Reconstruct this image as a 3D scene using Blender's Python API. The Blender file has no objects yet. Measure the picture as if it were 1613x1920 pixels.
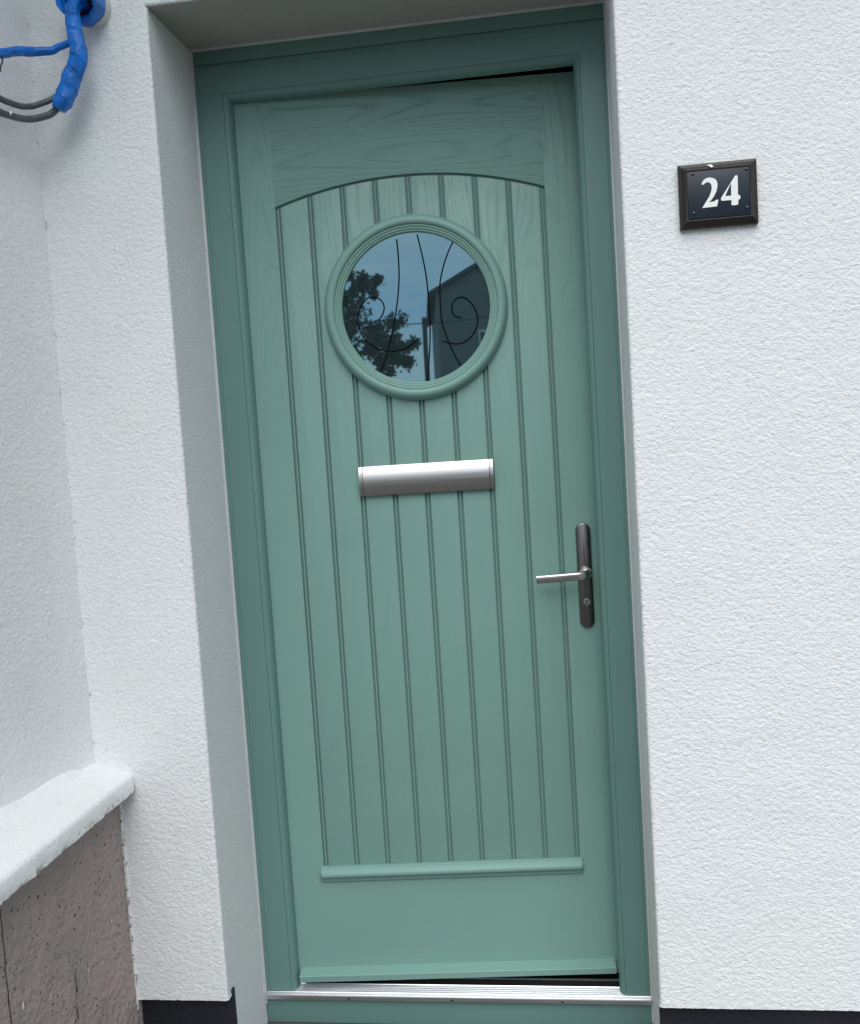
import bpy, bmesh, math, random
import numpy as np
from mathutils import Vector, Matrix
R = math.radians
scene = bpy.context.scene
COL = scene.collection
random.seed(7)

# ------------------------------------------------------------------ camera
cam_d = bpy.data.cameras.new('camera')
cam = bpy.data.objects.new('camera', cam_d)
COL.objects.link(cam)
right = Vector((0.989305, 0.131462, -0.063196))
up = Vector((0.05222, 0.085327, 0.994984))
fwd = Vector((-0.136195, 0.987642, -0.077549))
m = Matrix((right, up, -fwd)).transposed().to_4x4()
m.translation = Vector((0.74609, -2.11263, 1.25406))
cam.matrix_world = m
cam_d.sensor_fit = 'HORIZONTAL'
cam_d.sensor_width = 36.0
cam_d.lens = 41.378
cam_d.clip_start = 0.02
cam_d.clip_end = 5000
scene.camera = cam

# ------------------------------------------------------------------ sky and sun
SUN_EL, SUN_AZ = R(55), R(4)      # azimuth from -Y (the street side), positive towards +X
world = bpy.data.worlds.new('World')
scene.world = world
world.use_nodes = True
nt = world.node_tree
nt.nodes.clear()
wo = nt.nodes.new('ShaderNodeOutputWorld')
bg = nt.nodes.new('ShaderNodeBackground')
sky = nt.nodes.new('ShaderNodeTexSky')
sky.sky_type = 'NISHITA'
sky.sun_disc = False
sky.sun_elevation = SUN_EL
sky.sun_rotation = math.pi - SUN_AZ
sky.dust_density = 0.2
sky.ozone_density = 3.0
tc = nt.nodes.new('ShaderNodeTexCoord')
mp = nt.nodes.new('ShaderNodeMapping')
mp.inputs['Scale'].default_value = (1.0, 1.0, 3.2)
nz = nt.nodes.new('ShaderNodeTexNoise')
nz.inputs['Scale'].default_value = 3.4
nz.inputs['Detail'].default_value = 5
nz.inputs['Roughness'].default_value = 0.55
cr = nt.nodes.new('ShaderNodeMapRange')
cr.inputs['From Min'].default_value = 0.36
cr.inputs['From Max'].default_value = 0.62
cr.inputs['To Max'].default_value = 0.92
mx = nt.nodes.new('ShaderNodeMix')
mx.data_type = 'RGBA'
mx.inputs['B'].default_value = (8.35, 8.95, 8.95, 1)
nt.links.new(tc.outputs['Generated'], mp.inputs['Vector'])
nt.links.new(mp.outputs['Vector'], nz.inputs['Vector'])
nt.links.new(nz.outputs['Fac'], cr.inputs['Value'])
nt.links.new(cr.outputs['Result'], mx.inputs['Factor'])
nt.links.new(sky.outputs['Color'], mx.inputs['A'])
nt.links.new(mx.outputs['Result'], bg.inputs['Color'])
nt.links.new(bg.outputs['Background'], wo.inputs['Surface'])
bg.inputs['Strength'].default_value = 0.06

sun_d = bpy.data.lights.new('sun', 'SUN')
sun_d.energy = 1.5
sun_d.angle = R(60)
sun_d.color = (1.0, 0.99, 0.955)
sun = bpy.data.objects.new('sun', sun_d)
COL.objects.link(sun)
to_sun = Vector((math.sin(SUN_AZ) * math.cos(SUN_EL), -math.cos(SUN_AZ) * math.cos(SUN_EL), math.sin(SUN_EL)))
sun.rotation_euler = to_sun.to_track_quat('Z', 'Y').to_euler()
sun.location = to_sun * 30

vs = scene.view_settings
vs.view_transform = 'Standard'
vs.look = 'None'
vs.exposure = 1.06
vs.gamma = 1.0
scene.render.engine = 'CYCLES'
scene.render.resolution_x, scene.render.resolution_y = 860, 1024

# ------------------------------------------------------------------ helpers
def new_mat(name):
    mt = bpy.data.materials.new(name)
    mt.use_nodes = True
    n = mt.node_tree
    return mt, n, n.nodes['Principled BSDF']

def node(n, typ, **kw):
    nd = n.nodes.new(typ)
    for k, v in kw.items():
        if k in nd.inputs:
            nd.inputs[k].default_value = v
        else:
            setattr(nd, k, v)
    return nd

def objcoord(n, scale=(1, 1, 1), loc=(0, 0, 0)):
    t = node(n, 'ShaderNodeTexCoord')
    mpp = node(n, 'ShaderNodeMapping')
    mpp.inputs['Scale'].default_value = scale
    mpp.inputs['Location'].default_value = loc
    n.links.new(t.outputs['Object'], mpp.inputs['Vector'])
    return mpp.outputs['Vector']

def noise(n, vec, scale, detail=3, rough=0.55):
    t = node(n, 'ShaderNodeTexNoise')
    t.inputs['Scale'].default_value = scale
    t.inputs['Detail'].default_value = detail
    t.inputs['Roughness'].default_value = rough
    n.links.new(vec, t.inputs['Vector'])
    return t.outputs['Fac']

def maprange(n, val, a, b, c=0.0, d=1.0):
    t = node(n, 'ShaderNodeMapRange')
    for k, v in (('From Min', a), ('From Max', b), ('To Min', c), ('To Max', d)):
        t.inputs[k].default_value = v
    n.links.new(val, t.inputs['Value'])
    return t.outputs['Result']

def math_(n, op, a, b=None):
    t = node(n, 'ShaderNodeMath', operation=op)
    for i, v in enumerate((a, b)):
        if v is None:
            continue
        if isinstance(v, (int, float)):
            t.inputs[i].default_value = v
        else:
            n.links.new(v, t.inputs[i])
    return t.outputs[0]

def mixc(n, fac, a, b):
    t = node(n, 'ShaderNodeMix', data_type='RGBA')
    if isinstance(fac, (int, float)):
        t.inputs['Factor'].default_value = fac
    else:
        n.links.new(fac, t.inputs['Factor'])
    for k, v in (('A', a), ('B', b)):
        if isinstance(v, tuple):
            t.inputs[k].default_value = (*v, 1) if len(v) == 3 else v
        else:
            n.links.new(v, t.inputs[k])
    return t.outputs['Result']

def bump(n, bs, height, strength, dist, prev=None):
    t = node(n, 'ShaderNodeBump')
    t.inputs['Strength'].default_value = strength
    t.inputs['Distance'].default_value = dist
    n.links.new(height, t.inputs['Height'])
    if prev is not None:
        n.links.new(prev, t.inputs['Normal'])
    n.links.new(t.outputs['Normal'], bs.inputs['Normal'])
    return t.outputs['Normal']

def tag(o, label=None, category=None, group=None, kind=None):
    if label: o['label'] = label
    if category: o['category'] = category
    if group: o['group'] = group
    if kind or category: o['kind'] = kind or 'thing'
    return o

def empty(name, loc=(0, 0, 0), rz=0.0):
    o = bpy.data.objects.new(name, None)
    o.location = loc
    o.rotation_euler = (0, 0, rz)
    o.empty_display_size = 0.1
    COL.objects.link(o)
    return o

def link(name, me, mat, parent=None):
    o = bpy.data.objects.new(name, me)
    if mat is not None:
        me.materials.append(mat)
    if parent is not None:
        o.parent = parent
    COL.objects.link(o)
    return o

def mesh(name, verts, faces, mat, parent=None, smooth=None):
    me = bpy.data.meshes.new(name)
    me.from_pydata([tuple(v) for v in verts], [], faces)
    me.validate()
    if smooth is not None:
        me.polygons.foreach_set('use_smooth', [True] * len(me.polygons))
        me.set_sharp_from_angle(angle=R(smooth))
    return link(name, me, mat, parent)

def bm_obj(name, bm, mat, parent=None, smooth=None):
    bmesh.ops.recalc_face_normals(bm, faces=bm.faces[:])
    me = bpy.data.meshes.new(name)
    bm.to_mesh(me)
    bm.free()
    if smooth is not None:
        me.polygons.foreach_set('use_smooth', [True] * len(me.polygons))
        me.set_sharp_from_angle(angle=R(smooth))
    return link(name, me, mat, parent)

def bm_box(bm, x0, x1, y0, y1, z0, z1):
    vs_ = [bm.verts.new(p) for p in ((x0, y0, z0), (x1, y0, z0), (x1, y1, z0), (x0, y1, z0), (x0, y0, z1), (x1, y0, z1), (x1, y1, z1), (x0, y1, z1))]
    for f in ((0, 3, 2, 1), (4, 5, 6, 7), (0, 1, 5, 4), (1, 2, 6, 5), (2, 3, 7, 6), (3, 0, 4, 7)):
        bm.faces.new([vs_[i] for i in f])

def box(name, x0, x1, y0, y1, z0, z1, mat, parent=None, bevel=0.0, seg=2):
    bm = bmesh.new()
    bm_box(bm, x0, x1, y0, y1, z0, z1)
    if bevel:
        bmesh.ops.bevel(bm, geom=bm.edges[:], offset=bevel, segments=seg, affect='EDGES', profile=0.6)
    return bm_obj(name, bm, mat, parent, smooth=40 if bevel else None)

def prism(name, prof, axis, a, b, mat, parent=None, smooth=35, caps=True):
    """closed profile of 2D points swept along an axis ('x': prof=(y,z); 'z': prof=(x,y); 'y': prof=(x,z))"""
    def P(q, t):
        return {'x': (t, q[0], q[1]), 'z': (q[0], q[1], t), 'y': (q[0], t, q[1])}[axis]
    bm = bmesh.new()
    A = [bm.verts.new(P(q, a)) for q in prof]
    B = [bm.verts.new(P(q, b)) for q in prof]
    n_ = len(prof)
    for i in range(n_):
        bm.faces.new((A[i], A[(i + 1) % n_], B[(i + 1) % n_], B[i]))
    if caps:
        bm.faces.new(A[::-1]); bm.faces.new(B)
    return bm_obj(name, bm, mat, parent, smooth)

def plate(name, poly, y_front, y_back, mat, parent=None, chamfer=0.0, hole=None, smooth=30, keep=None):
    """polygon in (x,z) extruded in y with an optional chamfer round the front edge"""
    bm = bmesh.new()
    f = bm.faces.new([bm.verts.new((x, y_back, z)) for x, z in poly])
    g = bmesh.ops.extrude_face_region(bm, geom=[f])
    for v in g['geom']:
        if isinstance(v, bmesh.types.BMVert):
            v.co.y = y_front
    bm.normal_update()
    if chamfer:
        ed = [e for e in bm.edges if all(abs(v.co.y - y_front) < 1e-7 for v in e.verts) and (keep is None or keep(e))]
        bmesh.ops.bevel(bm, geom=ed, offset=chamfer, segments=2, affect='EDGES', profile=0.5)
    return bm_obj(name, bm, mat, parent, smooth)

def catmull(pts, per=8):
    pts = [Vector(p) for p in pts]
    out = []
    for i in range(len(pts) - 1):
        p0 = pts[i - 1] if i else pts[0] * 2 - pts[1]
        p1, p2 = pts[i], pts[i + 1]
        p3 = pts[i + 2] if i + 2 < len(pts) else p2 * 2 - p1
        for k in range(per):
            t = k / per
            out.append(0.5 * ((2 * p1) + (p2 - p0) * t + (2 * p0 - 5 * p1 + 4 * p2 - p3) * t * t + (3 * p1 - p0 - 3 * p2 + p3) * t ** 3))
    out.append(pts[-1])
    return out

def tube(name, pts, rad, mat, parent=None, sides=10, per=8, crumple=None, smooth=40):
    """rad: number or function of t in 0..1; crumple: function(ring index, side index, t) -> factor"""
    P = catmull(pts, per)
    n_ = len(P)
    vs_, fs = [], []
    nrm = None
    for i, p in enumerate(P):
        t = (P[min(i + 1, n_ - 1)] - P[max(i - 1, 0)]).normalized()
        if nrm is None:
            nrm = t.orthogonal().normalized()
        nrm = (nrm - t * nrm.dot(t)).normalized()
        b = t.cross(nrm)
        r = rad(i / (n_ - 1)) if callable(rad) else rad
        for k in range(sides):
            a = 2 * math.pi * k / sides
            rr = r * (crumple(i, k, i / (n_ - 1)) if crumple else 1)
            vs_.append(p + (nrm * math.cos(a) + b * math.sin(a)) * rr)
    for i in range(n_ - 1):
        for k in range(sides):
            k2 = (k + 1) % sides
            fs.append((i * sides + k, i * sides + k2, (i + 1) * sides + k2, (i + 1) * sides + k))
    fs.append(tuple(range(sides))[::-1])
    fs.append(tuple((n_ - 1) * sides + k for k in range(sides)))
    return mesh(name, vs_, fs, mat, parent, smooth)

def lathe(name, prof, centre, mat, parent=None, seg=96, smooth=50):
    """prof: (radius, y) swept round a horizontal axis along y through centre=(x,z)"""
    vs_, fs = [], []
    n_ = len(prof)
    for i in range(seg):
        a = 2 * math.pi * i / seg
        for r, y in prof:
            vs_.append((centre[0] + r * math.cos(a), y, centre[1] + r * math.sin(a)))
    for i in range(seg):
        j = (i + 1) % seg
        for k in range(n_ - 1):
            fs.append((i * n_ + k, i * n_ + k + 1, j * n_ + k + 1, j * n_ + k))
    return mesh(name, vs_, fs, mat, parent, smooth)

_rng = np.random.default_rng(11)
_lat = _rng.random((512, 512)).astype(np.float32) * 2 - 1
def vnoise(a, b, wa, wb, off=0):
    a = np.asarray(a) / wa + off * 37.7; b = np.asarray(b) / wb + off * 91.3
    i = np.floor(a).astype(int); j = np.floor(b).astype(int)
    f = a - i; g = b - j
    f = f * f * f * (f * (f * 6 - 15) + 10); g = g * g * g * (g * (g * 6 - 15) + 10)
    q = lambda x, y: _lat[x % 512, y % 512]
    return (q(i, j) * (1 - f) + q(i + 1, j) * f) * (1 - g) + (q(i, j + 1) * (1 - f) + q(i + 1, j + 1) * f) * g

def render_relief(s, z, off):
    """trowelled/sponged render: pimples with sharp little valleys, metres"""
    a = vnoise(s + vnoise(s, z, .011, .011, off + 7) * .003, z, .0042, .0028, off)
    b = vnoise(s + .3 * z, z, .0035, .0027, off + 1)
    c = vnoise(s, z, .09, .07, off + 2)
    d = vnoise(s, z, .020, .014, off + 3)
    return (0.75 * a + 0.55 * b + .10 * d) * .00078 + c * .0004

def ramp(v0, v1, fine, v2=None, coarse=None):
    x = list(np.arange(v0, v1, fine)) + [v1]
    if v2 is not None:
        x += list(np.linspace(v1, v2, max(2, int(abs(v2 - v1) / coarse)))[1:])
    return np.array(x)

def sheet(name, P, N, amp, mat, parent, off=0, s=None, t=None):
    """P,N arrays (n,m,3): grid points and unit normals, displaced by the render relief"""
    h = render_relief(s, t, off) * amp
    Q = (P + N * h[..., None]).reshape(-1, 3)
    n_, m_ = P.shape[:2]
    idx = np.arange(n_ * m_).reshape(n_, m_)
    F = np.stack([idx[:-1, :-1], idx[1:, :-1], idx[1:, 1:], idx[:-1, 1:]], -1).reshape(-1, 4)
    me = bpy.data.meshes.new(name)
    me.vertices.add(len(Q)); me.vertices.foreach_set('co', Q.astype(np.float32).ravel())
    me.loops.add(F.size); me.loops.foreach_set('vertex_index', F.astype(np.int32).ravel())
    me.polygons.add(len(F)); me.polygons.foreach_set('loop_start', np.arange(0, F.size, 4, dtype=np.int32))
    me.update(); me.validate()
    me.polygons.foreach_set('use_smooth', np.ones(len(F), dtype=bool))
    return link(name, me, mat, parent)

def bend_sheet(name, A, B, C, zs, mat, parent, rough_ab, rough_bc, off, sa, sb, axis='z', r=.006):
    """an L shaped skin: sample list sa runs A->B, sb runs B->C (2D points), corner at B rounded; swept over zs"""
    A, B, C = map(np.array, (A, B, C))
    u = (B - A) / np.linalg.norm(B - A); v = (C - B) / np.linalg.norm(C - B)
    lab, lbc = np.linalg.norm(B - A), np.linalg.norm(C - B)
    pts, nr, rg, ss = [], [], [], []
    nu = -v; nv = u          # outward normals of the two legs
    for d in sa:
        if d < lab - r:
            pts.append(A + u * d); nr.append(nu); rg.append(rough_ab); ss.append(d)
    for k in range(5):
        a = k / 4 * math.pi / 2
        nn = nu * math.cos(a) + nv * math.sin(a)
        cc = B - u * r + v * r
        pts.append(cc + nn * r); nr.append(nn); rg.append(rough_ab); ss.append(lab + (k - 2) * r * .4)
    for d in sb:
        if d > r:
            pts.append(B + v * d); nr.append(nv); rg.append(rough_bc + (rough_ab - rough_bc) * max(0, 1 - d / .02)); ss.append(lab + d)
    pts, nr, rg, ss = map(np.array, (pts, nr, rg, ss))
    n_, m_ = len(pts), len(zs)
    P = np.zeros((n_, m_, 3)); N = np.zeros((n_, m_, 3))
    if axis == 'z':
        P[..., :2] = pts[:, None, :]; P[..., 2] = zs[None, :]; N[..., :2] = nr[:, None, :]
    else:                    # 2D = (y,z), swept along x
        P[..., 1:] = pts[:, None, :]; P[..., 0] = zs[None, :]; N[..., 1:] = nr[:, None, :]
    S = np.repeat(ss[:, None], m_, 1); T = np.repeat(zs[None, :], n_, 0)
    o = sheet(name, P, N, np.repeat(rg[:, None], m_, 1), mat, parent, off, S, T)
    o.data.materials.append(M_PLASTER)      # the reveal is smooth grey plaster up to the roughcast corner
    k = int((np.array(sa) < lab - r).sum()) + 3
    mi = np.zeros((n_ - 1, m_ - 1), dtype=np.int32); mi[k:, :] = 1
    o.data.polygons.foreach_set('material_index', mi.ravel())
    return o

# ------------------------------------------------------------------ materials
def mat_render(name, base, tint, fine=0.5):
    mt, n, bs = new_mat(name)
    v = objcoord(n)
    big = noise(n, v, 2.6, 3)
    mid = noise(n, v, 9, 5, .65)
    c = mixc(n, maprange(n, big, .38, .62), base, tint)
    c = mixc(n, maprange(n, mid, .45, .80, 0, .30), c, tuple(x * .86 for x in base))
    pit = maprange(n, noise(n, objcoord(n, (1, 1, 1.6)), 150, 2, .5), .63, .74)
    c = mixc(n, math_(n, 'MULTIPLY', pit, .40), c, tuple(x * .45 for x in base))
    n.links.new(c, bs.inputs['Base Color'])
    bs.inputs['Roughness'].default_value = .9
    bs.inputs['Specular IOR Level'].default_value = .25
    v2 = objcoord(n, (1, 1, 1.5))
    h1 = noise(n, v2, 230, 2, .55)
    h2 = noise(n, v, 520, 2, .6)
    b1 = bump(n, bs, h1, fine, .0016)
    bump(n, bs, h2, fine * .7, .0006, b1)
    return mt
M_RENDER = mat_render('white_render', (.812, .812, .818), (.79, .822, .812), 1.0)
M_PLASTER = mat_render('smooth_plaster', (.79, .79, .785), (.77, .78, .775), .8)
M_SOFFIT = mat_render('shade_toned_soffit', (.42, .40, .37), (.39, .37, .345), .8)  # plaster darkened: the shade under the lintel is put into its colour
M_RENDER2 = mat_render('neighbour_render', (.86, .86, .845), (.845, .85, .845), 1.0)

def mat_coping():
    mt, n, bs = new_mat('painted_concrete')
    v = objcoord(n)
    chips = noise(n, v, 55, 5, .7)
    sepc = node(n, 'ShaderNodeSeparateXYZ'); n.links.new(v, sepc.inputs[0])
    low = maprange(n, sepc.outputs['Z'], .580, .568)
    c = mixc(n, math_(n, 'MULTIPLY', maprange(n, chips, .54, .58), low), (.90, .905, .90), (.26, .235, .215))
    c = mixc(n, maprange(n, noise(n, v, 22, 5, .65), .5, .75, 0, .2), c, (.66, .67, .66))
    n.links.new(c, bs.inputs['Base Color'])
    bs.inputs['Roughness'].default_value = .7
    b1 = bump(n, bs, noise(n, v, 150, 6, .7), 1.0, .0035)
    bump(n, bs, noise(n, v, 45, 4), .25, .003, b1)
    return mt
M_COPING = mat_coping()

def mat_brown():
    mt, n, bs = new_mat('brown_render')
    v = objcoord(n)
    big = noise(n, v, 5.0, 4, .6)
    c = mixc(n, maprange(n, big, .36, .64), (.37, .325, .30), (.45, .345, .325))
    st = noise(n, objcoord(n, (1, 1, .35)), 16, 4, .6)
    c = mixc(n, maprange(n, st, .5, .75, 0, .5), c, (.30, .285, .24))
    pits = noise(n, v, 130, 2, .5)
    pit = maprange(n, pits, .66, .71)
    c = mixc(n, pit, c, (.035, .033, .032))
    n.links.new(c, bs.inputs['Base Color'])
    bs.inputs['Roughness'].default_value = .92
    hh = math_(n, 'SUBTRACT', noise(n, v, 240, 3, .6), math_(n, 'MULTIPLY', pit, 1.6))
    b1 = bump(n, bs, hh, 1.0, .003)
    bump(n, bs, noise(n, v, 55, 4, .6), .8, .006, b1)
    return mt
M_BROWN = mat_brown()

def mat_green(name, grain=None, base=(.194, .344, .300), rough=.42):
    """sage door paint; grain 'v' or 'h': embossed oak figure"""
    mt, n, bs = new_mat(name)
    v = objcoord(n)
    var = noise(n, v, 3.0, 2)
    c = mixc(n, maprange(n, var, .3, .7), tuple(x * .97 for x in base), tuple(x * 1.03 for x in base))
    if grain:
        if grain == 'v':
            s1, s2, s3 = (6.5, 6.5, 1.1), (420, 420, 16), (19, 19, 2.4)
        else:
            s1, s2, s3 = (1.1, 6.5, 7.0), (16, 420, 420), (2.4, 19, 19)
        n1 = noise(n, objcoord(n, s1, (3.1, .7, 1.9)), 1.0, 1.5, .35)
        wob = noise(n, objcoord(n, s3), 2.0, 2, .5)
        ph = math_(n, 'ADD', math_(n, 'MULTIPLY', n1, 215.0), math_(n, 'MULTIPLY', wob, 3.5))
        ring = math_(n, 'SINE', ph)
        ring = maprange(n, ring, .45, .98)
        fib = maprange(n, noise(n, objcoord(n, s2), 1.0, 2, .6), .40, .58)
        pore = math_(n, 'MULTIPLY', ring, fib)
        sep = node(n, 'ShaderNodeSeparateXYZ'); n.links.new(v, sep.inputs[0])
        deep = maprange(n, sep.outputs['Z'], 1.2, 1.84, .12 , 1.0 if grain == 'h' else .75)     # grain relief and pore tone both fade towards the bottom
        pore = math_(n, 'MULTIPLY', pore, deep)
        fine = maprange(n, noise(n, objcoord(n, tuple(x * .6 for x in s2)), 1.0, 3, .7), .35, .65)
        hgt = math_(n, 'ADD', math_(n, 'MULTIPLY', pore, -1.0), math_(n, 'MULTIPLY', fine, .12))
        c = mixc(n, math_(n, 'MULTIPLY', pore, .38 if grain == 'h' else .30), c, tuple(x * .55 for x in base))
        bump(n, bs, hgt, .55, .0007)
        n.links.new(math_(n, 'ADD', maprange(n, pore, 0, 1, 0, .2), maprange(n, noise(n, v, 9, 5, .65), .3, .7, rough - .08, rough + .14)), bs.inputs['Roughness'])
    else:
        n.links.new(maprange(n, noise(n, v, 9, 5, .65), .3, .7, rough - .08, rough + .14), bs.inputs['Roughness'])
        bump(n, bs, noise(n, objcoord(n, (260, 260, 18)), 1.0, 3, .6), .12, .0003)
    n.links.new(c, bs.inputs['Base Color'])
    bs.inputs['Specular IOR Level'].default_value = .4
    return mt
M_GREEN = mat_green('green_frame_foil', base=(.136, .252, .226), rough=.38)
M_DOOR = mat_green('green_door_skin', None)
M_DOOR_V = mat_green('green_door_skin_upright_grain', 'v')
M_DOOR_H = mat_green('green_door_skin_level_grain', 'h')

def plain(name, col, rough=.5, metal=0.0, spec=.5, bmp=None, **kw):
    mt, n, bs = new_mat(name)
    v = objcoord(n)
    c = mixc(n, maprange(n, noise(n, v, kw.get('vs', 12), 3), .3, .7), tuple(x * (1 - kw.get('var', .06)) for x in col), tuple(min(1, x * (1 + kw.get('var', .06))) for x in col))
    n.links.new(c, bs.inputs['Base Color'])
    bs.inputs['Roughness'].default_value = rough
    bs.inputs['Metallic'].default_value = metal
    bs.inputs['Specular IOR Level'].default_value = spec
    if bmp:
        bump(n, bs, noise(n, v, bmp[0], 4, .6), bmp[1], bmp[2])
    return mt

def brushed(name, col, rough, axis_scale, strength=.25):
    mt, n, bs = new_mat(name)
    v = objcoord(n, axis_scale)
    f = noise(n, v, 1.0, 3, .6)
    c = mixc(n, f, tuple(x * .9 for x in col), tuple(min(1, x * 1.1) for x in col))
    n.links.new(c, bs.inputs['Base Color'])
    bs.inputs['Metallic'].default_value = 1.0
    n.links.new(maprange(n, f, .3, .7, rough - .06, rough + .08), bs.inputs['Roughness'])
    bump(n, bs, f, strength, .0002)
    return mt
M_STEEL = brushed('brushed_steel', (.43, .42, .41), .34, (5, 500, 500), .5)
M_NICKEL = brushed('dark_satin_nickel', (.20, .19, .185), .27, (700, 700, 12), .15)
M_NICKEL_L = brushed('satin_nickel_lever', (.52, .49, .47), .26, (12, 700, 700), .12)
M_ALU = brushed('anodised_aluminium', (.74, .75, .77), .32, (4, 500, 500), .2)
M_RUBBER = plain('black_rubber', (.012, .012, .013), .6)
M_LEAD = plain('black_lead_strip', (.006, .008, .010), .85, spec=.05)
M_PLINTH = plain('black_masonry_paint', (.008, .010, .016), .55, bmp=(90, .6, .002), var=.3)
M_WOOD = plain('dark_stained_wood', (.018, .013, .011), .42, bmp=(60, .35, .001), var=.35, vs=40)
M_NAVY = plain('navy_sign_plate', (.012, .018, .030), .32)
M_WHITE = plain('white_sign_paint', (.85, .85, .84), .45)
M_SCREW = plain('screw_metal', (.10, .10, .11), .4, .8)
M_TAPE = plain('blue_tape', (.004, .150, .56), .36, spec=.4, bmp=(70, .7, .005), var=.3, vs=45)
M_CABLE = plain('grey_cable_sheath', (.085, .105, .110), .5, var=.2, vs=25, bmp=(120, .2, .0006))
M_BLACKW = plain('black_wire', (.01, .01, .01), .5)
M_PIPE = plain('white_plastic_pipe', (.55, .56, .56), .5)
M_SEAL = plain('pale_sealant', (.55, .58, .56), .55, bmp=(80, .5, .002))
M_SEALG = plain('pale_green_sealant', (.24, .36, .31), .5, bmp=(60, .6, .003), var=.2)
M_DARK = plain('unlit_hall_paint', (.10, .10, .10), .9)
M_CONC = plain('concrete', (.105, .098, .088), .9, bmp=(120, .6, .002), var=.15, vs=6)
M_ASPH = plain('asphalt', (.055, .055, .057), .9, bmp=(160, .7, .003), var=.2, vs=3)
M_EARTH = plain('grass_field', (.07, .10, .045), .95, bmp=(5, .8, .05), var=.3, vs=.6)
M_JOINT = plain('open_joint', (.34, .34, .34), .95)  # dark tone of the open crack in the wall corner
M_SLATE = plain('roof_slate', (.075, .080, .090), .7, bmp=(8, .6, .03), var=.2)
M_OVERHANG = plain('white_overhang', (.62, .62, .61), .5)  # only for the overhangs added above the view
M_MASON = plain('masonry', (.6, .6, .6), .9)

def mat_glass():
    mt, n, bs = new_mat('obscure_dark_glass')
    bs.inputs['Base Color'].default_value = (.022, .036, .042, 1)
    bs.inputs['Roughness'].default_value = .015
    bs.inputs['IOR'].default_value = 3.4
    bs.inputs['Specular Tint'].default_value = (.50, .83, 1.0, 1)
    bs.inputs['Coat Weight'].default_value = .0
    bs.inputs['Coat Roughness'].default_value = .0
    v = objcoord(n)
    bump(n, bs, noise(n, v, 7, 1), .05, .002)
    return mt
M_GLASS = mat_glass()

# ------------------------------------------------------------------ ground
XL, XR, WY, ZT, ZB = -0.0004, 0.8776, -0.2289, 2.1073, 0.112
GZ = -0.22
g = mesh('ground', [(-900, -1800, GZ - .16), (900, -1800, GZ - .16), (900, 200, GZ - .16), (-900, 200, GZ - .16)], [(0, 1, 2, 3)], M_EARTH); tag(g, kind='structure')
g = box('pavement', -40, 40, -2.9, .3, GZ - .5, GZ, M_CONC); tag(g, kind='structure')
g = box('road', -40, 40, -10.5, -3.05, GZ - .6, GZ - .12, M_ASPH); tag(g, kind='structure')
for i in range(14):
    g = box('kerb', -12 + i * 1.82, -12 + i * 1.82 + 1.812, -3.05, -2.9, GZ - .5, GZ + .004, M_CONC, bevel=.012)
    tag(g, kind='structure')
g = box('far_pavement', -40, 40, -12.4, -10.5, GZ - .6, GZ - .002, M_CONC); tag(g, kind='structure')

# ------------------------------------------------------------------ the house
house = empty('house', (0, 0, GZ))
tag(house, 'white roughcast rendered house wall with deep reveal round the green door', 'house')
def H(o):
    o.parent = house; o.matrix_parent_inverse = Matrix.Translation((0, 0, -GZ)); return o
F = .0024
zs = ramp(ZB, 2.32, F, 2.8, .12)
zr = ramp(ZB, ZT - .001, F)
# left of the door: wall face up to the corner, then the reveal; reveal stops at the soffit, so two skins meet behind the corner
left_s = np.arange(0, .26, F); rev_s = np.arange(F, .229 + .012, F)
wl = H(bend_sheet('wall_render', (-.258, WY), (XL, WY), (XL, .012), zr, M_RENDER, None, 1.0, .42, 1, left_s, rev_s))
wr = H(bend_sheet('wall_render', (XR + .44, WY), (XR, WY), (XR, .012), zr, M_RENDER, None, 1.0, .42, 2, np.arange(0, .445, F), rev_s))
def flip(o):
    o.data.flip_normals(); return o
# soffit with the wall face above it
xs = ramp(XL - .002, XR + .002, F)
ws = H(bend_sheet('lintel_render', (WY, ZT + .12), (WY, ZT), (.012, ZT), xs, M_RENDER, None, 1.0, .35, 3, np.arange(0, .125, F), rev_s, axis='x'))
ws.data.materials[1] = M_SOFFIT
# plain render further away
def flat_wall(name, x0, x1, z0, z1, step, off, y=WY):
    X, Z = np.meshgrid(ramp(x0, x1, step), ramp(z0, z1, step), indexing='ij')
    P = np.stack([X, np.full_like(X, y), Z], -1)
    N = np.zeros_like(P); N[..., 1] = -1
    return H(sheet(name, P, N, np.ones_like(X), M_RENDER, None, off, X, Z))
flat_wall('wall_render', -.258, XL - .002, ZT - .001, 2.30, F, 1)
flat_wall('wall_render', XR + .002, XR + .44, ZT - .001, 2.30, F, 2)
flat_wall('wall_render', XL - .002, XR + .002, ZT + .12, 2.30, F, 3)
flat_wall('wall_render', XR + .44, 6.0, ZB, 2.30, .02, 4)
flat_wall('wall_render', -.258, 6.0, 2.30, 2.8, .05, 5)
H(box('shading_eaves', -.30, 6.0, WY - .27, WY - .004, 2.70, 2.82, M_OVERHANG, bevel=.004))  # unseen overhang, added to shade the upper wall and the door head
H(prism('roof', [(WY - .31, 2.825), (WY - .31, 2.90), (3.8, 5.30), (3.8, 5.225)], 'x', -5.0, 6.0, M_SLATE, None, 20))
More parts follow.
